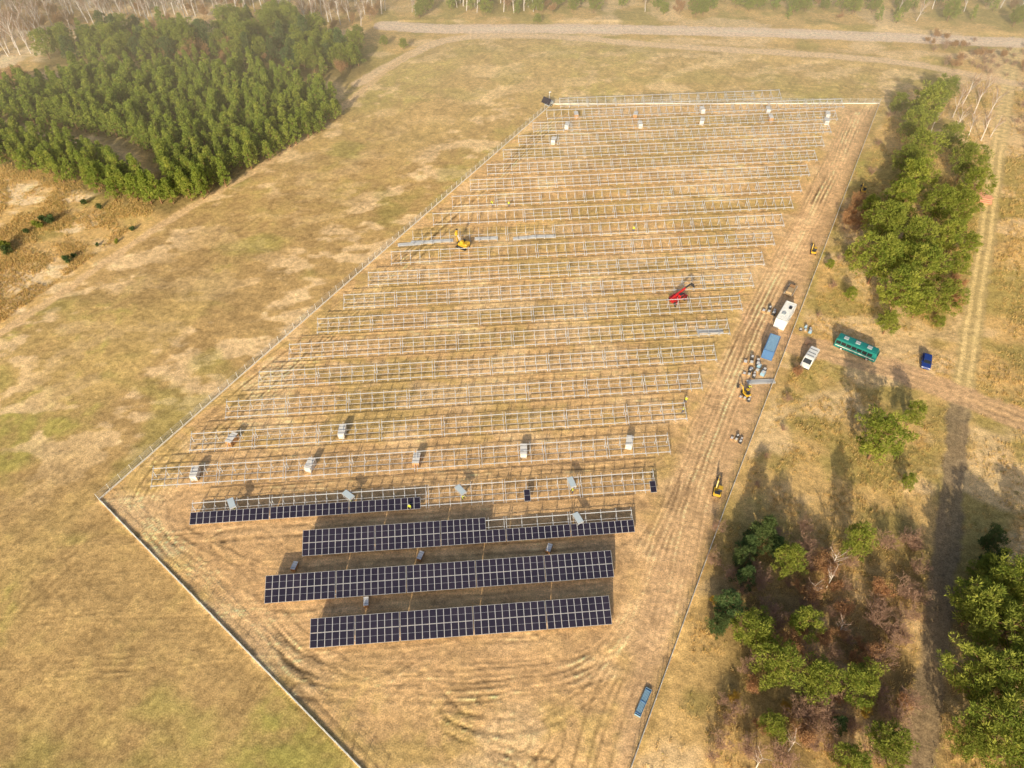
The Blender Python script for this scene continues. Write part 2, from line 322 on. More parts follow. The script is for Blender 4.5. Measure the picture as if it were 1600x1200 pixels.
def pine(seed,h=9,w=7,base=.25,mat=PINE,nc=75,nt_=85,kind='round',cr=1.0):
    r=random.Random(seed); rg=np.random.default_rng(seed); parts=[]
    lean=(r.uniform(-.3,.3),r.uniform(-.3,.3))
    tr=[(lean[0]*t*t,lean[1]*t*t,h*.93*t) for t in (0,.3,.6,1)]
    V_,T_=tube(tr,[.2,.16,.1,.03],6); parts.append((V_,T_,0,None))
    cen=[];rad=[]
    lob=[r.uniform(.58,1.22) for _ in range(7)]
    for i in range(nc):
        t=base+(1-base)*(i+.5)/nc
        u=(t-base)/(1-base)
        if kind=='round': pr=math.sqrt(max(0,1-(max(0,u-.35)/.68)**2))*(.75+.25*min(1,u/.3))
        else: pr=(1-u)**.62*.95+.05
        a=i*2.399+r.uniform(-.5,.5); rr=w/2*pr*lob[int(a*7/6.283)%7]*(r.uniform(.6,1.05) if i%4 else r.uniform(.1,.5))
        c=(lean[0]*t*t+math.cos(a)*rr,lean[1]*t*t+math.sin(a)*rr,h*t+(rr*.12)+r.uniform(-.3,.3))
        cen.append(c); rad.append((.075*w+.2)*r.uniform(.55,1.25)*cr*(1 if kind=='round' else .85))
        if i%3==0:
            z0=max(h*.12,h*t-rr*.35); V_,T_=tube([(lean[0]*t*t,lean[1]*t*t,z0),((c[0])*.55,(c[1])*.55,(z0+c[2])/2+.1),c],[.07,.045,.015],4); parts.append((V_,T_,0,None))
    VV,cv=tufts(cen,rad,nt_,.40,.16,rg=rg,up=.55)
    parts.append((VV,np.arange(len(VV)).reshape(-1,3),1,cv))
    return assemble('pine_mesh',parts,[BARKP,mat])
def bare(seed,h=9,bark=BARKB,twig=TWIG,depth=4,spread=.5,leaf=None,stems=1,rk=1.0,nl=6):
    r=random.Random(seed); parts=[]; tips=[]
    def br(p,d,L,R,lv):
        P=[p];q=Vector(p);dd=Vector(d)
        for k in range(3):
            dd=(dd+Vector((r.uniform(-.12,.12),r.uniform(-.12,.12),.04))).normalized(); q=q+dd*L/3; P.append(tuple(q))
        R=max(R,.016)
        V_,T_=tube(P,[R,R*.85,R*.7,R*.5],5 if lv==0 else 3); parts.append((V_,T_,0 if lv<2 else 1,None))
        if lv>=depth: tips.append(tuple(q)); return
        nb=[9,5,4,3][min(lv,3)]
        for k in range(nb):
            t=(.35 if lv==0 else .2)+(.65 if lv==0 else .8)*(k+r.random()*.8)/nb
            i=min(2,int(t*3)); f=t*3-i; s=Vector(P[i]).lerp(Vector(P[i+1]),min(1,f))
            a=r.uniform(0,6.28)+k*2.4; out=Vector((math.cos(a),math.sin(a),0)); nd=(dd*(1-spread)+out*spread+Vector((0,0,.25))).normalized()
            br(tuple(s),nd,L*r.uniform(.38,.55),R*(.42 if lv==0 else .5),lv+1)
    for s in range(stems):
        a=r.uniform(0,6.28); k=.0 if stems==1 else .35
        br((k*math.cos(a),k*math.sin(a),-.1),Vector((math.cos(a)*k,math.sin(a)*k,1)).normalized(),h*(.8 if stems==1 else r.uniform(.6,.9)),(.013*h+.03 if stems==1 else .045)*rk,0)
    ms=[bark,twig]
    if leaf:
        VV,cv=tufts(np.array(tips),np.full(len(tips),.28),nl,.16,.12,rg=np.random.default_rng(seed)); parts.append((VV,np.arange(len(VV)).reshape(-1,3),2,cv)); ms.append(leaf)
    return assemble('bare_mesh',parts,ms)
RP=[pine(s,9,7.5+.5*(s%3)) for s in (1,2,3,4,5,6,7)]
RPD=[pine(s,9,6.5,.12,PINED,70,85,'cone' if s%2 else 'round') for s in (11,12)]
YP=[pine(s,7.5,4.2,.15,PINEY,36,60,'cone',1.05) for s in (21,22,23,24)]
BU=[pine(s,1.6,2.0,.15,m,10,60,'round') for s,m in ((31,PINED),(32,PINE))]
BI=[bare(s,10,BARKB,TWIG,3,.5,rk=1.3) for s in (41,42,43)]
SHR=[bare(s,4,TWIGR,TWIGR,3,.6,SHRUBR,3) for s in (51,52)]
SHG=[bare(57,4,TWIG,TWIG,3,.6,GOLD,3,nl=9)]
SHB=[bare(s,3.2,TWIG,TWIG,3,.65,None,5) for s in (53,54)]
def put(name,me,px,py,zc,s=1,rz=None,parent=None,sz=None):
    x,y=W(px,py,zc); z=ht(x,y)-.05
    return obj(name,me,(x,y,z),random.uniform(0,6.28) if rz is None else rz,sz or s,parent)
def pin(px,py,wpx,ratio=1.2,dark=False,name='pine_tree'):
    sc_=F*(sp+(py-600)/F*cp)/H; w=wpx/sc_; h=w*ratio
    me=random.choice(RPD if dark else RP); put(name,me,px,py,h*.6,sz=(w/7.3,w/7.3,h/9))
for p in [(1450,165,55),(1428,192,42),(1478,140,36),(1440,232,52),(1485,215,36),(1512,250,48),(1430,280,55),(1408,305,46),(1470,318,50),(1505,325,46),(1522,285,42),(1385,350,62),(1432,372,58),(1482,368,48),(1375,403,66),(1442,415,62),(1498,412,36),(1410,452,62),(1478,462,46),(1390,502,34),(1330,457,20),(1517,380,30),(1298,412,15),(1360,322,32),(1418,250,40),(1400,340,40),(1470,500,18),(1405,160,26),(1325,396,14),(1440,470,44),(1412,400,44)]: pin(*p)
for p in [(1380,678,70,1.35),(1430,645,32,1.6),(1422,750,22,1.6),(1341,845,44,1.9),(1232,876,44,1.7),(1180,985,66),(1255,972,46,1.5),(1215,1040,72),(1280,1062,66),(1345,1068,66),(1210,1137,44),(1392,1168,70),(1330,1195,58),(1530,950,84),(1582,905,80),(1575,985,86),(1530,1050,92),(1595,1060,90),(1562,1125,96),(1515,1160,60),(1598,1185,90),(1620,960,90),(1650,1080,100),(1660,900,80),(1545,890,50)]: pin(*p)
for p in [(1195,830,60,1.3),(1140,945,56,1.2),(1165,900,44),(1552,840,40,1.4),(1310,1130,36),(1160,870,40),(1125,975,40),(1215,850,36),(1170,850,40),(1560,870,44)]: pin(*p,dark=True)
for i in range(12):
    px=random.uniform(1150,1420); py=random.uniform(880,1180); put('brown_shrub',random.choice(SHR),px,py,2,random.uniform(.5,.9))
for px,py in [(1300,890),(1260,925),(1290,1000),(1355,1012),(1322,955),(1270,880),(1240,1000),(1330,330),(1345,345),(1338,318),(1490,470),(1495,440),(1250,579),(1325,350)]: put('brown_shrub',random.choice(SHR),px,py,2,random.uniform(.8,1.1) if px!=1250 else .6)
for px,py in [(1120,940),(1185,1022),(1150,1090),(1350,1110),(1230,1100)]: put('golden_shrub',SHG[0],px,py,1.5,random.uniform(.35,.55))
for i in range(100):
    px=random.uniform(1110,1440); py=random.uniform(820,1200); put('bare_shrub',random.choice(SHB),px,py,1,random.uniform(.5,1.25))
for px,py,s in [(1190,1190,.6),(1240,1165,.55),(1270,920,.6),(1305,880,.65),(1510,150,1.0),(1528,165,.9),(1460,195,.8),(1540,205,.9),(1555,200,.7),(1495,170,.9),(1520,200,.8),(1300,905,.55),(1535,145,.8),(1550,170,.9),(1500,190,.8),(1320,980,.5)]: put('birch_tree',random.choice(BI),px,py,3,s)
for i in range(14):
    t=i/14; put('bare_shrub',random.choice(SHB),1395-200*t*1.1+random.uniform(-8,8),180+620*t,1,random.uniform(.4,.8))
def inst_poly(name,polys,meshes,spacing,smin,smax,child='tree',keep=1.0):
    e=bpy.data.objects.new(name,None); sc.collection.objects.link(e)
    for pl in polys:
        a=np.array(pl); x0,y0=a.min(0);x1,y1=a.max(0); pts=[]
        y=y0
        while y<y1:
            x=x0
            while x<x1:
                if random.random()<keep: pts.append((x+random.uniform(-.45,.45)*spacing,y+random.uniform(-.45,.45)*spacing))
                x+=spacing
            y+=spacing
        if not pts: continue
        P=np.array(pts); P=P[inside(P[:,0],P[:,1],pl)]; hz=hgt(P[:,0],P[:,1])
        for (x,y),z in zip(P,hz):
            s=random.uniform(smin,smax); obj(child,random.choice(meshes),(x,y,z-.05),random.uniform(0,6.28),(s,s,s*random.uniform(.85,1.15)),e)
    return e
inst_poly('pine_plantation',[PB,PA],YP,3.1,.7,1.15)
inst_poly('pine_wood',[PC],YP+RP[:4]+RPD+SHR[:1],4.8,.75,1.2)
inst_poly('birch_wood',[WP([(-400,60),(-300,-30),(300,-40),(560,-15),(620,18),(560,45),(500,50),(420,25),(300,35),(100,50),(60,90),(-100,110)]),WP([(680,-40),(700,20),(860,28),(900,-40)])],BI+SHR[:1],5.0,.8,1.35)
inst_poly('background_pine_wood',[WP([(620,-40),(640,25),(760,28),(900,22),(1100,28),(1300,35),(1620,50),(1800,55),(1800,-40)])],RP+YP+SHR+BI[:2],6.2,.6,1.0,keep=.7)
inst_poly('distant_pine_wood',[WP([(-500,-30),(-300,-100),(400,-120),(1800,-120),(2200,-40),(1800,-42),(600,-42),(300,-42)])],RP+YP,10,.7,1.2,keep=.75)
inst_poly('mixed_wood',[WP([(-300,-42),(-200,0),(50,20),(450,20),(600,10),(620,-42)])],RP+BI,11,.7,1.1,keep=.6)
inst_poly('oak_scrub',[WP([(210,60),(330,70),(380,100),(260,98)]),WP([(0,135),(50,130),(60,150),(0,158)])],SHR,5,1,1.6,keep=.6)
for px,py in [(600,65),(655,22),(550,95),(560,60),(840,30),(630,70)]: put('pine_tree',RP[1],px,py,2,random.uniform(.4,.7))
inst_poly('roadside_shrubs',[WP([(1430,62),(1620,70),(1700,120),(1580,125),(1470,110)]),WP([(1600,90),(1800,100),(1700,260),(1580,260)])],SHB+SHR[:1],4,.4,.85,keep=.6)
for px,py,s in [(60,352,1.3),(78,346,1.3),(8,384,1.5),(105,405,1.1),(155,322,.8),(130,316,.9),(205,356,.7),(12,392,1.3),(180,375,.6),(40,360,.8),(35,245,1.0),(115,398,.7),(66,342,1.0),(150,380,.5)]: put('bush',random.choice(BU),px,py,.8,s)
def grass(name,polys,n,mat,h=.5,spread=.35,k=7,thr=.47,wd=.05):
    Ps=[]
    for pl in polys:
        a=np.array(pl);x0,y0=a.min(0);x1,y1=a.max(0)
        P=np.stack([rng.uniform(x0,x1,n),rng.uniform(y0,y1,n)],1); P=P[inside(P[:,0],P[:,1],pl)]; 
        keep=fbm(P[:,0]/6,P[:,1]/6,77)+rng.normal(size=len(P))*.08>thr; P=P[keep]
        for rl,w in ((NSPATH,2.4),(SPATH,2),(CROSS,3.2)): P=P[segd(P[:,0],P[:,1],rl)>w]
        Ps.append(P)
    P=np.concatenate(Ps); z=hgt(P[:,0],P[:,1])-.05; c=np.stack([P[:,0],P[:,1],z],1)[:,None,:]
    n=len(P); o=rng.normal(size=(n,k,3))*np.array([spread,spread,0])*.5
    s=rng.normal(size=(n,k,3)); s[:,:,2]*=.1; s/=np.linalg.norm(s,axis=2,keepdims=True)
    hh=h*(.5+rng.random((n,k,1))); tip=rng.normal(size=(n,k,3))*np.array([.18,.18,0])
    p=c+o; A=p-s*wd;B=p+s*wd;T_=p+tip+hh*np.array([0,0,1])
    VV=np.stack([A,B,T_],2).reshape(-1,3); cv=(rng.random((n,1))*.6+rng.random((n,k))*.4).ravel()
    obj(name,nmesh(name,VV,np.arange(len(VV)).reshape(-1,3),[mat],None,cv))
SCR=WP([(1400,140),(1245,560),(1150,800),(1000,1215),(1400,1240),(1640,1240),(1640,640),(1640,120)])
SCL=WP([(-100,230),(0,240),(250,325),(0,505),(-100,560)])
grass('dry_grass',[SCR,SCL],60000,GRASS); grass('green_grass',[SCR,SCL],16000,GRASSG,.35)
FNC=WP([(985,1215),(1132,805),(1222,570),(1374,170),(1388,172),(1240,570),(1150,805),(1015,1215)]); grass('tall_grass',[FNC],5000,GRASS,.6)
# ---------------- fence -----------------
def fence():
    M=MB(); pts=WP(FENCE_PX); pts=[W(590,1235)]+pts+[W(975,1240)]
    for a,b in zip(pts[:-1],pts[1:]):
        a=Vector((*a,0));b=Vector((*b,0)); L=(b-a).length; n=max(1,round(L/2.5)); d=(b-a)/n
        for i in range(n):
            p=a+d*i; q=a+d*(i+1); u=d.normalized()
            M.beam(p+Vector((0,0,-.3)),p+Vector((0,0,1.95)),.08,.08,MESHW)
            M.beam(p+u*.05+Vector((0,0,.12)),q-u*.05+Vector((0,0,.12)),.12,.32,CONC)
            for z in (.35,.8,1.3,1.8): M.beam(p+Vector((0,0,z)),q+Vector((0,0,z)),.03,.02,MESHW)
            for k in range(1,12): 
                w=p+d*(k/12); M.add([w+Vector((0,0,.28)),w+u*.02+Vector((0,0,.28)),w+u*.02+Vector((0,0,1.85)),w+Vector((0,0,1.85))],[(0,1,2,3)],MESHW)
    obj('perimeter_fence',M.mesh('perimeter_fence'))
fence()
# ---------------- racks and panels -----------------
TILT=math.radians(20); LOW=.75; PH=2.2
Ux=Vector((math.cos(ur),math.sin(ur),0)); Nh=Vector((-math.sin(ur),math.cos(ur),0)); Sl=(Nh*math.cos(TILT)+Vector((0,0,math.sin(TILT)))).normalized(); Nn=Ux.cross(Sl).normalized()
def rack_part(M,o,L,post=3.0,purl=4):
    o=Vector(o); low=Vector((0,0,LOW)); S=2*PH+.02
    n=max(2,round(L/post)); 
    for i in range(n+1):
        b=o+Ux*(L*i/n*.98+L*.01)+low-Nn*.17
        M.beam(b,b+Sl*S,.06,.12,STEEL,up=Nn)
        for t in (.22,.78):
            p=b+Sl*S*t; M.beam((p.x,p.y,-.3),p,.12,.10,STEEL,up=Ux)
        p=b+Sl*S*.78; q=b+Sl*S*.42; M.beam((p.x,p.y,.5),q,.06,.06,STEEL,up=Ux)
    ts=[.12,.40,.60,.88][:purl] if purl==4 else ([.12,.88] if purl==2 else [.5])
    for t in ts:
        a=o+low+Sl*S*t-Nn*.072; wd=.12 if t in(.12,.88) else .045; M.beam(a,a+Ux*L,wd,.12 if wd>.1 else .07,STEEL,up=Nn)
def panel(M,o,PW):
    w=PW-.02;h=PH-.02; t=.035
    c=[o,o+Ux*w,o+Ux*w+Sl*h,o+Sl*h]; c=[p+Nn*.03 for p in c]; o=o+Nn*.03
    M.add([p for p in c]+[p-Nn*t for p in c],[(0,1,2,3),(7,6,5,4),(0,4,5,1),(1,5,6,2),(2,6,7,3),(3,7,4,0)],FRAME)
    f=.04; up=Nn*.004
    for a,b_ in ((f,h/2-.013),(h/2+.013,h-f)):
        q=[o+Ux*f+Sl*a,o+Ux*(w-f)+Sl*a,o+Ux*(w-f)+Sl*b_,o+Ux*f+Sl*b_]; M.add([p+up for p in q],[(0,1,2,3)],PV)
def row(name,left,right,groups,full,lower,extra=()):
    a=Vector((*W(*left,LOW),0)); b=Vector((*W(*right,LOW),0)); L=(b-a).dot(Ux)
    M=MB(); x=0; tot=sum(groups); gap=.16; PW=(L-gap*(len(groups)-1))/tot; k=0
    for g in groups:
        gl=g*PW; rack_part(M,a+Ux*x,gl,2.0 if extra else 2.9)
        for i in range(g):
            base=a+Ux*(x+i*PW)+Vector((0,0,LOW))
            if k in lower or k in full or k in extra: panel(M,base,PW)
            if k in full: panel(M,base+Sl*(PH+.02),PW)
            k+=1
        x+=gl+gap
    print(name,'pitch',round(PW,3))
    obj(name,M.mesh(name))
R_=range
row('solar_panel_row',(484,1013),(957,977),[6,6,10,10,9],R_(0,60),[])
row('solar_panel_row',(413,943),(960,902),[10,10,10,10,10],R_(0,60),[])
row('solar_panel_row',(472,869),(993,834),[11,10,10,10,10],R_(0,28),R_(28,60))
row('solar_panel_row',(296,820),(1027,770),[12,12,12,12,12,12],[],R_(0,35),(51,71))
L0=Vector((*W(234,764,LOW),0)); R0=Vector((*W(1050,712,LOW),0)); Lrow=(R0-L0).dot(Ux)
L15=Vector((*W(811,228,LOW),0)); step=(L15-L0)/15
for n in range(0,19):
    a=L0+step*n; LL=Lrow
    if n==18: LL=Lrow*.76
    M=MB(); x=0; G=8; gl=(LL-.25*(G-1))/G
    for g in range(G):
        pu=4
        if n==9: pu=1 if g<3 else 2
        elif n in(8,10,11,17,18): pu=2 if (g+n)%3 else 4
        rack_part(M,a+Ux*x,gl,2.6,pu); x+=gl+.25
    obj('solar_mounting_rack',M.mesh('solar_mounting_rack'))
# ---------------- pallets -----------------
def pallet(card):
    M=MB()
    for y in (-.5,0,.5): M.box((0,y,.05),(2.2,.12,.1),WOOD)
    for i in range(8): M.box((-1.0+i*.285,0,.115),(.14,1.15,.03),WOOD)
    M.box((0,0,.72),(2.15,1.1,1.15),card); M.box((0,0,1.31),(2.2,1.16,.03),FILM)
    for x in (-.6,.6): M.box((x,0,.74),(.06,1.13,1.19),DARK)
    for x in(-1.08,1.08):
        for y in(-.55,.55): M.box((x,y,.72),(.06,.06,1.2),WOOD)
    return M.mesh('panel_pallet')
PL=[pallet(FILM),pallet(CARD)]
for px,py,c in [(305,740,0),(485,727,0),(535,675,0),(363,687,1),(651,719,1),(818,705,0),(983,692,0),(886,197,0),(900,180,1),(865,220,0),(993,180,1),(1000,195,0),(1097,172,0),(1097,190,0),(1200,172,0),(1204,185,1),(1293,180,0),(1291,190,0),(460,884,1),(858,856,1),(572,940,1),(657,868,1)]:
    put('panel_pallet',PL[c],px,py,.7,1.15 if c!=1 or py<730 else .7,rz=1.45+random.uniform(-.25,.25))
def stack():
    M=MB()
    for i in range(5): M.box((0,i*.02,.9+i*.045),(1.13,2.2,.035),FRAME); 
    M.box((0,.09,1.12),(1.05,2.1,.006),PBLUE)  # module top coloured pale blue, light reflecting off it put into the colour
    for x in(-.5,.5):
        for y in(-.9,.9): M.beam((x,y,0),(x,y,.88),.07,.07,STEEL)
        M.beam((x,-.95,.3),(x,.95,.3),.05,.05,STEEL)
    return M.mesh('module_trolley')
ST=stack()
for px,py,r in [(363,789,.5),(545,776,.9),(720,768,.7),(893,756,.3),(903,812,.45)]: put('module_trolley',ST,px,py,1.6,1.0,rz=r).location.z=1.1
# ---------------- vehicles (local +x = forward) -----------------
def bus():
    M=MB(); L=10;w=2.5
    prof=[(-5,.4),(4.9,.4),(5.0,1.2),(4.85,2.4),(4.5,3.05),(-4.8,3.1),(-5,2.8)]
    M.prism(prof,-w/2,w/2,TEAL,.12)
    for s in(-1,1):
        for i in range(7): M.box((-4.2+i*1.25,s*(w/2+.002),2.1),(1.12,.02,.95),GLASS)
        M.box((0,s*(w/2+.002),1.15),(9.4,.015,.18),WHITE)
        for x in(-3.1,3.1): M.wheel((x,s*(w/2-.14),.5),.5,.32)
    M.box((4.96,0,1.95),(.06,2.2,1.2),GLASS); M.box((-5.0,0,2.2),(.04,2.0,.9),GLASS)
    for y in(-1,1): M.box((5.0,y*.95,.85),(.06,.3,.2),LAMP); M.box((-5.01,y*1.0,1.1),(.05,.2,.35),REDLAMP)
    M.box((0,0,3.11),(8.6,1.5,.08),TEAL)
    for x in(-3,-.2,2.6): M.box((x,0,3.22),(1.1,1.0,.16),ROOFG)
    return M.mesh('bus')
def car(body,kind='car'):
    M=MB()
    if kind=='car':
        M.prism([(-2.15,.35),(2.1,.35),(2.2,.65),(2.05,.85),(1.1,1.0),(-1.7,1.05),(-2.2,.95),(-2.25,.6)],-.9,.9,body,.1)
        M.prism([(-1.9,1.0),(1.05,.98),(.35,1.46),(-1.45,1.5)],-.74,.74,body,.08)
        for s in(-1,1):
            M.add([(.85,s*.755,1.04),(.3,s*.745,1.4),(-.45,s*.745,1.42),(-.45,s*.755,1.04)],[(0,1,2,3)],GLASS); M.add([(-.55,s*.755,1.04),(-.55,s*.745,1.42),(-1.35,s*.745,1.42),(-1.7,s*.755,1.06)],[(0,1,2,3)],GLASS)
        M.add([(1.0,-.66,1.03),(1.0,.66,1.03),(.42,.6,1.43),(.42,-.6,1.43)],[(0,1,2,3)],GLASS); M.add([(-1.9,-.62,1.07),(-1.9,.62,1.07),(-1.52,.58,1.45),(-1.52,-.58,1.45)],[(3,2,1,0)],GLASS)
        for s in(-1,1):
            for x in(-1.35,1.35): M.wheel((x,s*.82,.33),.33,.22)
            M.box((2.12,s*.65,.72),(.12,.35,.14),LAMP); M.box((-2.22,s*.7,.85),(.06,.25,.15),REDLAMP); M.box((.8,s*.98,1.05),(.15,.18,.12),body)
    else:
        M.prism([(-2.8,.4),(2.6,.4),(2.75,.8),(2.6,1.15),(1.9,1.35),(1.25,2.2),(.8,2.35),(-2.75,2.4),(-2.85,2.2)],-1.0,1.0,body,.12)
        M.add([(1.93,-.85,1.38),(1.93,.85,1.38),(1.3,.8,2.2),(1.3,-.8,2.2)],[(0,1,2,3)],GLASS)
        for s in(-1,1):
            M.add([(1.6,s*1.004,1.35),(1.15,s*1.004,2.05),(.4,s*1.004,2.1),(.4,s*1.004,1.35)],[(0,1,2,3)],GLASS)
            for x in(.1,-1.5): M.box((x-.5,s*1.003,1.75),(1.2,.015,.6),GLASS)
            for x in(-1.8,1.8): M.wheel((x,s*.9,.36),.36,.25)
            M.box((2.68,s*.75,.95),(.12,.35,.22),LAMP); M.box((-2.84,s*.9,1.2),(.05,.15,.5),REDLAMP)
        M.box((-2.85,0,1.8),(.03,1.5,.6),GLASS); M.box((2.75,0,.6),(.1,1.8,.2),DARK)
        for x in(-1.8,-.6,.4): M.box((x,0,2.46),(.06,1.7,.06),DARK)
    return M.mesh(kind)
def container(mat,L=6.06,roof=None,cabin=False):
    M=MB(); w=2.44;h=2.6
    M.box((0,0,.1+h/2),(L-.1,w-.1,h-.1),mat)
    n=int(L/.28)
    for i in range(n):
        x=-L/2+.2+i*(L-.4)/(n-1)
        for s in(-1,1): M.box((x,s*(w/2-.03),.1+h/2),(.13,.05,h-.3),mat)
        M.box((x,0,h+.07),(.13,w-.3,.04),roof or mat)
    for x in(-1,1):
        for s in(-1,1): M.box((x*(L/2-.06),s*(w/2-.06),.1+h/2),(.14,.14,h),mat)
    for z in(.15,h+.06):
        for s in(-1,1): M.box((0,s*(w/2-.05),z),(L-.26,.13,.13),mat); M.box((s*(L/2-.05),0,z),(.13,w-.26,.13),mat)
    if cabin:
        for s in(-1,1): 
            for x in(-1.6,1.6): M.box((x,s*(w/2+.01),1.6),(1.1,.04,.9),GLASS); M.box((x,s*(w/2+.005),1.6),(1.25,.03,1.05),WHITE)
        M.box((0,-(w/2+.01),1.15),(.9,.05,2.0),ROOFG)
        M.box((-1.2,.2,h+.2),(.8,.8,.2),ROOFG); M.box((1.5,-.4,h+.2),(.9,.6,.2),DARK)
    else:
        for s in(-.55,.55): M.box((L/2+.01,s,1.4),(.05,1.0,2.3),mat); M.cyl((L/2+.06,s,.3),(L/2+.06,s,2.5),.025,.025,6,STEEL)
    return M.mesh('container')
def excavator():
    M=MB()
    for s in(-1,1):
        M.prism([(-1.3,.1),(-1.1,0),(1.1,0),(1.3,.1),(1.35,.35),(1.1,.6),(-1.1,.6),(-1.35,.35)],s*.85-.2,s*.85+.2,RUB)
        for x in(-1,-.4,.3,1): M.cyl((x,s*.85-.22,.3),(x,s*.85+.22,.3),.2,.2,10,DARK)
    M.cyl((0,0,.45),(0,0,.8),.55,.55,14,DARK)
    M.prism([(-1.5,.8),(1.0,.8),(1.0,1.15),(-.3,1.35),(-1.1,1.55),(-1.6,1.3)],-.95,.95,YEL,.1)
    M.box((-.9,0,1.56),(.9,1.3,.06),DARK)
    M.prism([(-.3,1.1),(.95,1.1),(.9,1.9),(.6,2.5),(-.3,2.5)],-.9,.1,DARK,.05)
    M.box((.3,-.91,1.95),(.9,.02,.8),GLASS);M.box((.3,.11,1.95),(.9,.02,.8),GLASS);M.box((.87,-.4,1.85),(.12,.8,.9),GLASS)
    M.box((.15,-.4,2.53),(1.1,1.1,.06),YEL)
    b=[(.9,.5,1.1),(2.0,.5,2.7),(3.2,.5,2.9),(3.9,.5,1.2)]
    M.beam(b[0],b[1],.26,.34,YEL);M.beam(b[1],b[2],.24,.3,YEL);M.beam(b[2],b[3],.2,.24,DARK)
    M.cyl((1.1,.5,1.0),(2.2,.5,2.3),.06,.06,8,STEEL); M.cyl((2.2,.5,3.1),(3.3,.5,2.9),.05,.05,8,STEEL)
    M.prism([(3.5,.5),(3.9,.25),(4.2,.5),(4.15,1.1),(3.8,1.25)],.1,.9,DARK,.04)
    M.box((1.75,0,.35),(.08,1.9,.5),DARK); M.beam((1.2,.4,.4),(1.75,.4,.35),.12,.12,DARK);M.beam((1.2,-.4,.4),(1.75,-.4,.35),.12,.12,DARK)
    return M.mesh('mini_excavator')
def telehandler():
    M=MB()
    M.prism([(-2.4,.6),(2.3,.6),(2.4,1.0),(1.2,1.2),(-1.8,1.3),(-2.5,1.1)],-.7,.7,RED,.08)
    for s in(-1,1):
        for x in(-1.5,1.55): M.wheel((x,s*.98,.62),.62,.42,RED); M.box((x,s*.95,1.3),(1.3,.45,.06),RED)
    M.prism([(-.6,1.1),(.9,1.1),(.85,1.8),(.5,2.5),(-.5,2.5)],-1.15,-.35,RED,.05)
    M.box((.1,-1.16,1.9),(1.0,.03,.8),GLASS); M.box((.1,-.34,1.9),(1.0,.03,.8),GLASS); M.box((.82,-.75,1.9),(.1,.7,.9),GLASS); M.box((0,-.75,2.53),(1.1,.8,.05),DARK)
    M.prism([(-.9,1.0),(1.2,1.0),(1.1,1.5),(-.9,1.6)],.4,1.15,RED,.05)
    M.beam((-2.2,.05,1.6),(2.0,.05,3.0),.38,.45,RED); M.beam((1.8,.05,2.95),(3.6,.05,3.5),.28,.34,DARK); M.beam((3.5,.05,3.5),(4.4,.05,3.0),.24,.28,DARK)
    M.cyl((-.2,.05,1.1),(1.0,.05,2.5),.09,.09,8,STEEL)
    M.box((4.45,.05,2.8),(.1,1.2,.8),DARK)
    for s in(-.4,.4): M.beam((4.45,.05+s,2.42),(5.6,.05+s,2.42),.12,.06,DARK)
    for x in(-2.2,2.1):
        for s in(-1,1): M.beam((x,s*.5,.8),(x,s*1.5,.15),.14,.14,DARK); M.box((x,s*1.55,.06),(.4,.4,.08),DARK)
    return M.mesh('telehandler')
def piledriver():
    M=MB()
    for s in(-1,1): M.prism([(-1.4,.1),(-1.2,0),(1.2,0),(1.4,.1),(1.45,.35),(1.2,.65),(-1.2,.65),(-1.45,.35)],s*.85-.2,s*.85+.2,RUB)
    M.prism([(-1.6,.65),(.9,.65),(.9,1.4),(-.2,1.5),(-1.4,1.8),(-1.7,1.5)],-.85,.85,YEL,.08)
    M.box((-.2,.5,1.9),(.8,.6,.7),YEL); M.box((-.2,-.5,1.75),(.5,.5,.5),DARK)
    M.box((1.2,0,.9),(.6,.8,.5),DARK)
    for y in(-.16,.16): M.beam((1.5,y,.2),(1.5,y,4.6),.1,.14,YEL)
    for i in range(8): M.box((1.5,0,.5+i*.55),(.12,.3,.08),YEL)
    M.box((1.75,0,3.4),(.4,.4,1.1),YEL); M.cyl((1.75,0,2.4),(1.75,0,2.9),.12,.12,8,DARK); M.box((1.5,0,4.65),(.5,.5,.12),DARK)
    M.cyl((.2,.3,1.3),(1.45,.1,3.0),.06,.06,8,STEEL);M.cyl((.2,-.3,1.3),(1.45,-.1,3.0),.06,.06,8,STEEL)
    return M.mesh('pile_driver')
def head(a,b,z=0):
    x0,y0=W(*a,z);x1,y1=W(*b,z); return math.atan2(y1-y0,x1-x0)
put('bus',bus(),1340,541,1.7,.9,rz=head((1315,530),(1366,551)))
put('parked_car',car(NAVY),1448,564,.7,1.05,rz=head((1450,550),(1447,578)))
put('white_van',car(WHITE,'van'),1265,560,1.2,1.0,rz=head((1274,548),(1257,574)))
hd=head((1210,522),(1242,468))
put('site_cabin',container(WHITE,7.2,WHITE,True),1227,492,1.5,1.0,rz=hd)
put('shipping_container',container(BLUE,6.06,LBLUE),1205,541,1.5,.95,rz=head((1196,562),(1212,522)))
def trailer():
    M=MB(); M.box((0,0,1.0),(5.5,2.3,.16),DARK)
    for i in range(18): M.box((-2.6+i*.305,0,1.11),(.28,2.3,.05),WOOD)
    for s in(-1,1):
        for x in(-.6,.5): M.wheel((x,s*1.0,.42),.42,.28)
        M.box((0,s*1.17,1.25),(5.5,.05,.3),WHITE)
    M.beam((2.7,0,.95),(4.1,0,.6),.15,.15,DARK); M.cyl((3.3,.3,0),(3.3,.3,.9),.05,.05,6,STEEL)
    M.box((-1.0,0,1.5),(2.4,1.7,.7),WOOD); M.box((1.3,.1,1.4),(1.4,1.4,.5),CARD)
    return M.mesh('flatbed_trailer')
put('flatbed_trailer',trailer(),1236,452,1,.8,rz=hd)
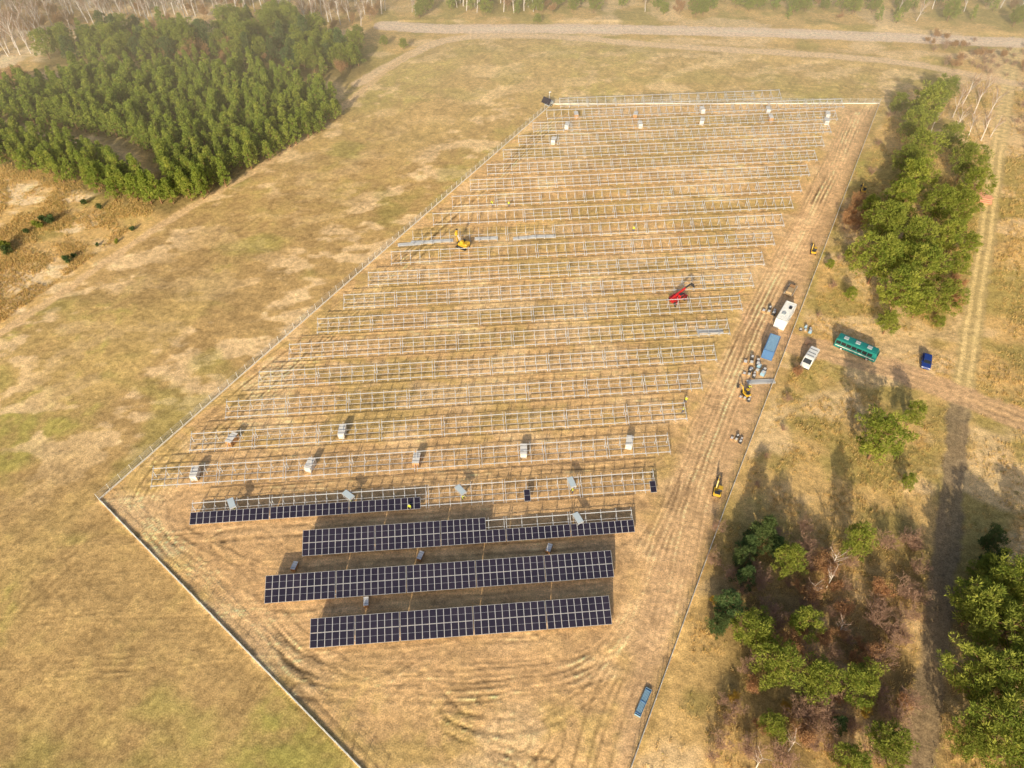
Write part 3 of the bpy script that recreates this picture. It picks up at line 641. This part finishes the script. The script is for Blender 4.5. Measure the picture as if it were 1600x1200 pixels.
def crates(c1,c2):
    M=MB()
    r=random.Random(len(c1.name))
    for x,y,s,h,m in [(0,0,1.2,.9,c1),(1.5,.2,1.0,.6,c2),(.2,1.5,1.1,.5,WOOD),(1.6,1.7,.9,1.0,c1),(-.1,2.9,1.2,.35,c2)]:
        M.box((x,y,.07),(s+.1,s+.1,.12),WOOD); M.box((x,y,.14+h/2),(s,s*.8,h),m,r.uniform(-.2,.2)); M.box((x,y,.16+h),(s*.8,s*.6,.04),FILM)
    return M.mesh('supply_crates')
C1=crates(LBLUE,DARK);C2=crates(DARK,CARD)
for px,py,me,s in [(1184,570,C2,.9),(1178,588,C2,.7),(1192,584,C1,.9),(1209,490,C2,.8),(1266,518,C1,.7),(1170,625,C2,.6),(1157,690,C2,.6)]: put('supply_crates',me,px,py,.3,s,rz=hd+random.uniform(-.2,.2))
EX=excavator()
for px,py,r,s in [(1122,766,1.2,.75),(1272,390,1.3,.65),(1350,295,1.3,.65),(1167,612,2.0,.6)]: put('mini_excavator',EX,px,py,1,s,rz=r)
put('telehandler',telehandler(),1060,463,1.2,.95,rz=.6)
put('pile_driver',piledriver(),723,381,1,1.05,rz=2.6)
def logs():
    M=MB(); r=random.Random(5)
    for l in range(3):
        for i in range(7-l):
            y=(i+l*.5)*.42; x=r.uniform(-.3,.3); M.cyl((x-2.6,y,.2+l*.36),(x+2.6,y+r.uniform(-.05,.05),.2+l*.36),.21,.18,9,ORANGE)
    return M.mesh('timber_stack')
TS=logs(); put('timber_stack',TS,1530,314,.5,1.2,rz=-.35); put('timber_stack',TS,1522,302,.5,.9,rz=-.5)
def skip():
    M=MB(); L=4.6
    for s in(-1,1): M.box((0,s*.6,.35),(L,.06,.6),LBLUE); M.box((s*(L/2),0,.35),(.06,1.26,.6),LBLUE)
    M.box((0,0,.08),(L-.1,1.14,.06),BLUE)
    for i in (0,3,6): M.box((-2+i*.67,0,.36),(.08,1.32,.64),BLUE)
    for y in(-.35,-.1,.15,.4): M.beam((-2.1,y,.5),(2.1,y,.5),.18,.14,LBLUE)
    return M.mesh('blue_stillage')
x,y=W(1005,1097,.2); obj('blue_stillage',skip(),(x,y,-.03),head((998,1115),(1013,1080)),(.95,.75,.6))
def tower():
    M=MB(); M.box((0,0,.7),(1.8,1.3,.8),ROOFG); M.box((0,0,1.2),(1.2,.9,.25),WHITE)
    for s in(-1,1): M.wheel((0,s*.75,.3),.3,.2)
    M.cyl((0,0,1.3),(0,0,3.4),.08,.05,8,STEEL); M.box((.2,0,3.4),(.5,.3,.25),WHITE)
    M.prism([(-1.6,1.0),(-1.5,1.0),(-.6,2.2),(-.7,2.2)],-1.3,1.3,PV)
    M.beam((.9,0,.5),(2.2,0,.4),.1,.1,DARK)
    return M.mesh('monitoring_trailer')
put('monitoring_trailer',tower(),858,160,1,1.3,rz=.8)
def rails():
    M=MB()
    for i in range(9): M.beam((-3,i*.13,.08+(i%3)*.08),(3,i*.13+.1,.08+(i%3)*.08),.09,.07,STEEL)
    for x in(-2,0,2): M.box((x,.5,.02),(.1,1.3,.06),WOOD)
    return M.mesh('rail_bundle')
RB=rails()
for px,py in [(1110,521),(660,381),(690,379),(760,375),(850,372),(1190,600),(640,384),(820,374)]: put('rail_bundle',RB,px,py,0,1,rz=ur+random.uniform(-.08,.08))
# ---------------- people -----------------
def worker(seed,pose='stand'):
    vs=[];es=[];ra=[]
    def v(p,rr,par=None):
        vs.append(p);ra.append(rr)
        if par is not None: es.append((par,len(vs)-1))
        return len(vs)-1
    bend=.55 if pose=='bend' else .05
    pel=v((0,0,.95),.15); ch=v((bend*.35,0,1.22),.16,pel); sh_=v((bend*.7,0,1.42),.15,ch); nk=v((bend*.85,0,1.53),.06,sh_)
    hd_=v((bend*1.0+.02,0,1.62),.085,nk); hd2=v((bend*1.05+.02,0,1.72),.10,hd_); v((bend*1.05,0,1.80),.07,hd2)
    for s in(-1,1):
        hip=v((0,s*.1,.88),.1,pel); kn=v((.06+ (.1*s if pose=='walk' else 0),s*.12,.48),.065,hip); an=v((-.02+(.12*s if pose=='walk' else 0),s*.12,.09),.045,kn); v((.16+(.12*s if pose=='walk' else 0),s*.13,.05),.04,an)
        so=v((bend*.7,s*.2,1.42),.07,sh_); el=v((bend*.7+.05,s*.27,1.14),.048,so); wr=v((bend*.7+.22,s*.25,.95),.032,el); pa=v((bend*.7+.28,s*.245,.9),.035,wr)
        for k,(dy,l) in enumerate([(-.032,.07),(-.011,.08),(.011,.075),(.032,.06)]):
            f1=v((bend*.7+.31,s*.245+dy,.87),.009,pa); v((bend*.7+.30+l*.4,s*.245+dy,.87-l*.6),.008,f1)
        v((bend*.7+.31,s*.245-s*.06,.91),.010,pa)
    me=bpy.data.meshes.new('w'); me.from_pydata(vs,es,[]); o=bpy.data.objects.new('w',me); sc.collection.objects.link(o)
    md=o.modifiers.new('s','SKIN'); 
    for i,d in enumerate(me.skin_vertices[0].data): d.radius=(ra[i],ra[i]); d.use_root=(i==0)
    md2=o.modifiers.new('u','SUBSURF'); md2.levels=1
    dg=bpy.context.evaluated_depsgraph_get(); m2=bpy.data.meshes.new_from_object(o.evaluated_get(dg)); bpy.data.objects.remove(o)
    m2.materials.clear()
    for m in (NAVY,HIVIS,SKIN,WHITE,RUB): m2.materials.append(m)
    for p in m2.polygons:
        c=p.center; p.use_smooth=True
        p.material_index=4 if c.z<.1 else 0 if c.z<.93 and abs(c.y)<.21 else 2 if c.z<.97 and abs(c.y)>.2 else 3 if c.z>1.74 else 2 if c.z>1.53 else 1
    m2.name='worker'; return m2
WK=[worker(1),worker(2,'bend'),worker(3,'walk')]
for i,(px,py) in enumerate([(640,792),(722,776),(548,784),(895,766),(366,796),(1068,640),(1072,625),(770,318),(795,319),(990,358),(1170,604)]):
    put('worker',WK[i%3],px,py,.9,1.05).location.z=0
# ---------------- aerial haze: thin golden mist over the far end of the site and the woods -----------------
hm=bpy.data.materials.new('haze'); hm.use_nodes=True; nt=hm.node_tree; nt.nodes.remove(nt.nodes['Principled BSDF'])
vs_=nt.nodes.new('ShaderNodeVolumeScatter'); vs_.inputs['Color'].default_value=(1,.88,.62,1); vs_.inputs['Density'].default_value=.0021; vs_.inputs['Anisotropy'].default_value=0
nt.links.new(vs_.outputs[0],nt.nodes['Material Output'].inputs['Volume'])
M=MB(); M.box((0,170+900,25),(3000,1800,70),hm); obj('haze',M.mesh('haze'))
# ---------------- light -----------------
EL=math.radians(22); AZ=math.radians(15)
sun=bpy.data.lights.new('sun','SUN'); sun.energy=5; sun.angle=math.radians(.5); sun.color=(1,.88,.63)
so=bpy.data.objects.new('sun',sun); sc.collection.objects.link(so)
so.rotation_euler=Vector((math.sin(AZ)*math.cos(EL),math.cos(AZ)*math.cos(EL),-math.sin(EL))).to_track_quat('-Z','Y').to_euler()
w=bpy.data.worlds.new('World'); sc.world=w; w.use_nodes=True; nt=w.node_tree; bg=nt.nodes['Background']
sk=nt.nodes.new('ShaderNodeTexSky'); sk.sky_type='NISHITA'; sk.sun_disc=False; sk.sun_elevation=EL; sk.sun_rotation=math.pi+AZ; sk.dust_density=4
nt.links.new(sk.outputs[0],bg.inputs[0]); bg.inputs[1].default_value=.135
cam=bpy.data.cameras.new('camera'); co=bpy.data.objects.new('camera',cam); sc.collection.objects.link(co)
co.location=(0,0,H); co.rotation_euler=(math.pi/2-PITCH,0,0); cam.sensor_width=36; cam.lens=36*F/1600; cam.clip_end=6000; cam.clip_start=.5
sc.camera=co
sc.view_settings.view_transform='Standard'; sc.view_settings.look='None'; sc.view_settings.exposure=0
